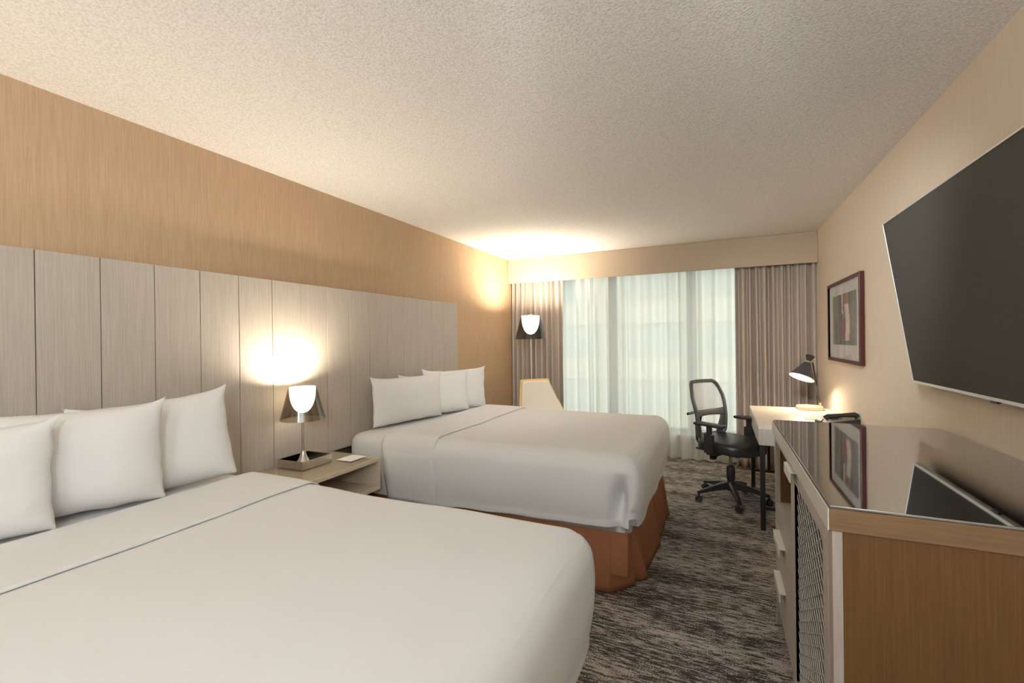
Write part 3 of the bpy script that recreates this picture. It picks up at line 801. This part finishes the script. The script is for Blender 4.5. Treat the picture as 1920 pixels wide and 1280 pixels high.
G().box(XR-.023, XR-.021, py0+fw, py1-fw, pz0+fw, pz1-fw).build('glazing', 'pic_glass', smooth=False, **B)

# ------------------------------------------------------------------ office chair (local: faces +x)
oc = thing('office_chair', 'black office chair with mesh back and five casters at the desk', 'chair', (.075, 4.33, 0), R(-35))
for k, wdeg in enumerate((209, 281, 353, 65, 137)):
    a = R(wdeg+35)
    d = Vector((math.cos(a), math.sin(a), 0)); s = Vector((-d.y, d.x, 0))
    rings = []
    for t, hh, hw, zc in ((.0, .030, .026, .130), (.25, .026, .024, .124), (.6, .018, .019, .104), (1., .011, .014, .080)):
        c = d*(.03+.265*t) + Vector((0, 0, zc))
        rings.append([c+s*hw+Vector((0,0,-hh)), c+s*hw+Vector((0,0,hh*.6)), c+s*hw*.45+Vector((0,0,hh)), c-s*hw*.45+Vector((0,0,hh)), c-s*hw+Vector((0,0,hh*.6)), c-s*hw+Vector((0,0,-hh))])
    leg = G().ring_strip(rings).build('leg', 'black', oc)
    e = d*.287
    b_ = k*1.3+.4; wdv = Vector((math.cos(b_), math.sin(b_), 0))
    g = G()
    for sg in (-1, 1): g.cyl(e+wdv*sg*.008+Vector((0,0,.027)), e+wdv*sg*.024+Vector((0,0,.027)), .0265, .024, 20)
    g.cyl(e-wdv*.008+Vector((0,0,.027)), e+wdv*.008+Vector((0,0,.027)), .008); g.cyl(e+Vector((0,0,.03)), e+Vector((0,0,.078)), .0075)
    fv = wdv.cross(Vector((0,0,1)))
    g.tube([e+fv*.027*math.cos(t)+Vector((0,0,.029+.027*math.sin(t))) for t in [k2*PI/10 for k2 in range(11)]], .007, 6, sx=1.6)
    g.build('caster', 'black', leg)
G().lathe([(0, .085), (.030, .085), (.037, .11), (.036, .15), (.030, .165), (0, .165)], n=28).build('hub', 'black', oc)
G().lathe([(.026, .165), (.034, .19), (.036, .26), (.030, .292), (.020, .300), (0, .300)], n=28).build('cylinder_cover', 'black', oc)
G().cyl((0, 0, .30), (0, 0, .41), .0145).build('gas_cylinder', 'chrome', oc)
g = G(); g.box(-.10, .07, -.055, .055, .40, .435, .012); g.box(-.16, -.08, -.03, .03, .39, .42, .01); g.build('mechanism', 'black', oc)
g = G(); g.tube([(-.02, -.05, .405), (-.02, -.14, .40), (-.03, -.19, .385)], .006, 8); g.box(-.05, -.012, -.215, -.175, .372, .392, .005); g.build('lever', 'black', oc)
# tension knob under the seat, as seen left of the cylinder
G().lathe([(0, .335), (.028, .335), (.031, .35), (.031, .385), (.02, .40), (0, .40)], (-.13, -.05, 0), 18).build('tension_knob', 'black', oc)
# seat cushion
def dseat(p):
    q = Vector(p); r_ = p.x/.26
    xr = (p.x-.015)/.25; yr = p.y/.25
    q.y *= max(.55, (1-.30*abs(xr)**4)); q.x = .015+(p.x-.015)*(1-.20*abs(yr)**4)
    if p.z > .48: q.z += .012*math.cos(PI*.5*p.y/.26)-.022*max(0, r_)**3 + .010*max(0, -r_)**2
    q.z -= .030*max(0, r_-.55)
    return q
soft_box(-.235, .265, -.25, .25, .445, .53, .040, 26, 26, 8, dseat).build('seat', 'leather', oc, angle=80)
G().box(-.20, .20, -.20, .20, .430, .446, .006).build('seat_pan', 'black', oc)
# armrests
for sg in (-1, 1):
    y = sg*.278
    g = G()
    g.box(-.045, .035, y-.017, y+.017, .44, .60, .006, mtx=Matrix.Translation((0, 0, 0))); g.box(-.025, .02, y-.010, y+.010, .60, .665, .004)
    g.box(-.035, .03, min(y, sg*.10), max(y, sg*.10), .425, .445, .004)
    ar = g.build('armrest', 'black', oc)
    def dp(p, y=y):
        q = Vector(p); return q
    soft_box(-.13, .125, y-.045, y+.045, .666, .692, .012, 14, 8, 4, dp).build('arm_pad', 'black', ar, angle=80)
# backrest: rounded frame, lumbar bar, mesh, spine
def bx(v): # x of the back plane at height v (0..1), leaning
    return -.225 - .085*v**1.2 + .03*math.sin(PI*v)
BW0, BW1, BZ0, BZ1 = .185, .215, .535, 1.005
def bp_(u, v):    # u in -1..1, v in 0..1
    w = BW0+(BW1-BW0)*min(1, v*1.3) - .045*max(0, v-.7)/.3
    return Vector((bx(v) + .045*u*u, w*u, BZ0+(BZ1-BZ0)*v))
loop = []
def arcs(): 
    P = []
    for k in range(11): P.append((-1, .10+.78*k/10))
    for k in range(1, 7): a = PI-PI/2*k/6; P.append((-.82+.18*math.cos(a), .88+.12*math.sin(a)))
    for k in range(1, 9): P.append((-.82+1.64*k/8, 1.0))
    for k in range(1, 7): a = PI/2-PI/2*k/6; P.append((.82+.18*math.cos(a), .88+.12*math.sin(a)))
    for k in range(1, 11): P.append((1, .88-.78*k/10))
    for k in range(1, 7): a = -PI/2*k/6; P.append((.82+.18*math.cos(a), .10+.10*math.sin(a)))
    for k in range(1, 9): P.append((.82-1.64*k/8, 0.))
    for k in range(1, 6): a = -PI/2-PI/2*k/6; P.append((-.82+.18*math.cos(a), .10+.10*math.sin(a)))
    return P
AP = arcs()
back = G().tube([bp_(u, v) for u, v in AP], .018, 10, sx=.9, closed=True).build('back_frame', 'grey_plastic', oc)
# lumbar band
def lum(u, v):
    p = bp_(-.98+1.96*u, .36+.11*v+ .05*(abs(2*u-1)**3)*(v-.5)); return p
G().grid(lum, 24, 4).build('lumbar_band', 'grey_plastic', back, solid=.014)
# lower solid shell either side, leaving an opening
def low(sgn):
    def f(u, v):
        p = bp_(sgn*(.98-.42*u*(1-.55*v)), .02+.36*v); return p
    return f
for sgn in (-1, 1): G().grid(low(sgn), 8, 10).build('side_web', 'grey_plastic', back, solid=.012)
G().grid(lambda u, v: bp_(-.97+1.94*u, .46+.52*v), 24, 20).build('mesh_panel', 'mesh', back)
g = G(); g.tube([(-.15, 0, .405), (-.27, 0, .415), (-.315, 0, .47), (-.325, 0, .60), (-.29, 0, .74)], [.020, .022, .022, .02, .016], 10, sx=1.5)
g.tube([(-.300, -.17, .72), (-.305, 0, .73), (-.300, .17, .72)], .012, 8); g.build('back_support', 'black', oc)

# ------------------------------------------------------------------ cream lounge chair by the window corner (local: faces +x)
ac = thing('lounge_chair', 'cream shell lounge chair with pale upholstery under the floor lamp', 'chair', (-1.665, 4.55, 0), R(-42))
def shell(off, inset):
    def f(u, v):
        # v: 0 front of the seat -> .5 seat/back junction -> 1 top of the back
        a = 2*u-1
        if v < .45:
            t = v/.45; x = .26-.46*t; z = .42-.03*t; w = .27+.02*t
        else:
            t = (v-.45)/.55; x = -.20-.02*math.sin(t*PI*.5)-.14*t; z = .39+.57*t; w = .29-.115*t**1.3
        side = abs(a)**3
        if v < .45: z += side*(.02+.20*(v/.45)**1.5)
        else: x += side*.12*(1-t*.75); z += side*.16*(1-t)**2*.9
        w -= inset
        n_ = Vector((off*.6 if v > .45 else 0, 0, off if v < .45 else off*.2))
        return Vector((x, a*w, z)) + n_
    return f
G().grid(shell(0, 0), 28, 40).build('shell', 'cream', ac, solid=.022, angle=80)
def pad(off, inset, v0, v1, nm):
    f = shell(off, inset)
    G().grid(lambda u, v: f(u, v0+(v1-v0)*v), 24, 20).build(nm, 'cream_seat', ac, solid=.022, angle=80)
pad(.028, .022, .50, .975, 'back_pad')
pad(.030, .026, .03, .44, 'seat_cushion')
for sx in (-1, 1):
    for sy in (-1, 1):
        G().cyl((sx*.14-.02, sy*.14, .385), (sx*.22-.02, sy*.22, 0), .014, .010).build('leg', 'blackmetal', ac)

# ------------------------------------------------------------------ world and lights
w = bpy.data.worlds.new('overcast sky'); S.world = w; w.use_nodes = True; nt = w.node_tree; nt.nodes.clear()
out = N(nt, 'ShaderNodeOutputWorld'); bg = N(nt, 'ShaderNodeBackground')
bg.inputs[0].default_value = (1., .99, .985, 1); bg.inputs[1].default_value = 2.15
nt.links.new(bg.outputs[0], out.inputs[0])
# portal that guides daylight sampling through the window opening
pl = bpy.data.lights.new('window_portal', 'AREA'); pl.shape = 'RECTANGLE'; pl.size = W1-W0; pl.size_y = 2.0; pl.cycles.is_portal = True
po = bpy.data.objects.new('window_portal', pl); COL.objects.link(po); po.location = ((W0+W1)/2, YF+.22, 1.3); po.rotation_euler = (-PI/2, 0, 0)
# lamp of the added ceiling fill fixture
for i, (x, y, e) in enumerate(((-.6, -1.3, 14),)):
    l = bpy.data.lights.new('ceiling_fill_bulb', 'AREA'); l.shape = 'DISK'; l.size = .44; l.energy = e; l.color = (.92, .97, 1.)
    lo = bpy.data.objects.new('ceiling_fill_bulb', l); COL.objects.link(lo); lo.location = (x, y, CE-.125)

# added fill: unseen two-headed ceiling spot bar brightening the window end of the room
sb = thing('fill_spotlight', 'white two-headed spotlight bar added out of view on the ceiling to brighten the window end', 'ceiling light', (-.25, .85, CE))
G().box(-.45, -.05, .83, .87, CE-.014, CE-.001, .004).build('fill_spot_bar', 'white', sb, world=True)
for hx, tx, tz, en in ((-.40, -2.2, 1.05, 110), (-.10, .85, 1.05, 170)):
    a0 = Vector((hx, .85, CE-.045)); dd = (Vector((tx, 5.1, tz))-a0).normalized()
    q3 = dd.to_track_quat('Z', 'Y').to_matrix()
    hd = G(); hd.cyl((hx, .85, CE-.02), (hx, .85, CE-.04), .008); hd.lathe([(.0, -.025), (.018, -.025), (.024, -.01), (.028, .025), (.026, .025), (.015, -.01)], a0, 28, mtx=q3, cap=False)
    hd.build('fill_spot_head', 'white', sb, world=True)
    l = bpy.data.lights.new('fill_spot_bulb', 'SPOT'); l.energy = en; l.color = (.97, .97, .95); l.shadow_soft_size = .10; l.spot_size = R(50); l.spot_blend = 1.
    lo = bpy.data.objects.new('fill_spot_bulb', l); COL.objects.link(lo); lo.location = a0+dd*.06; lo.rotation_euler = (-dd).to_track_quat('Z', 'Y').to_euler()

# ------------------------------------------------------------------ camera
cam = bpy.data.cameras.new('camera'); co = bpy.data.objects.new('camera', cam); COL.objects.link(co)
cam.sensor_width = 36; cam.lens = 848/1920*36; cam.clip_start = .02; cam.clip_end = 200
f_ = 848.
def ray(px, py): return Vector((px-960, 640-py, f_))
Y = ray(1349, 633.5).normalized(); X = -ray(-880, 662); X = (X-Y*X.dot(Y)).normalized()
Z = X.cross(Y)
if Z.y < 0: Z = -Z
# columns: image right, image up, forward expressed in room axes
right = Vector((X.x, Y.x, Z.x)); up = Vector((X.y, Y.y, Z.y)); fwd = Vector((X.z, Y.z, Z.z))
m = Matrix.Identity(4)
m.col[0] = (*right, 0); m.col[1] = (*up, 0); m.col[2] = (*(-fwd), 0); m.col[3] = (0, 0, 1.40, 1)
co.matrix_world = m
S.camera = co
S.view_settings.view_transform = 'Standard'; S.view_settings.look = 'None'
S.view_settings.exposure = .55; S.view_settings.gamma = 1.; S.view_settings.use_curve_mapping = False
S.cycles.use_denoising = True
S.cycles.max_bounces = 10; S.cycles.diffuse_bounces = 6; S.cycles.transparent_max_bounces = 16
S.cycles.sample_clamp_indirect = 6.; S.cycles.caustics_reflective = False; S.cycles.caustics_refractive = False
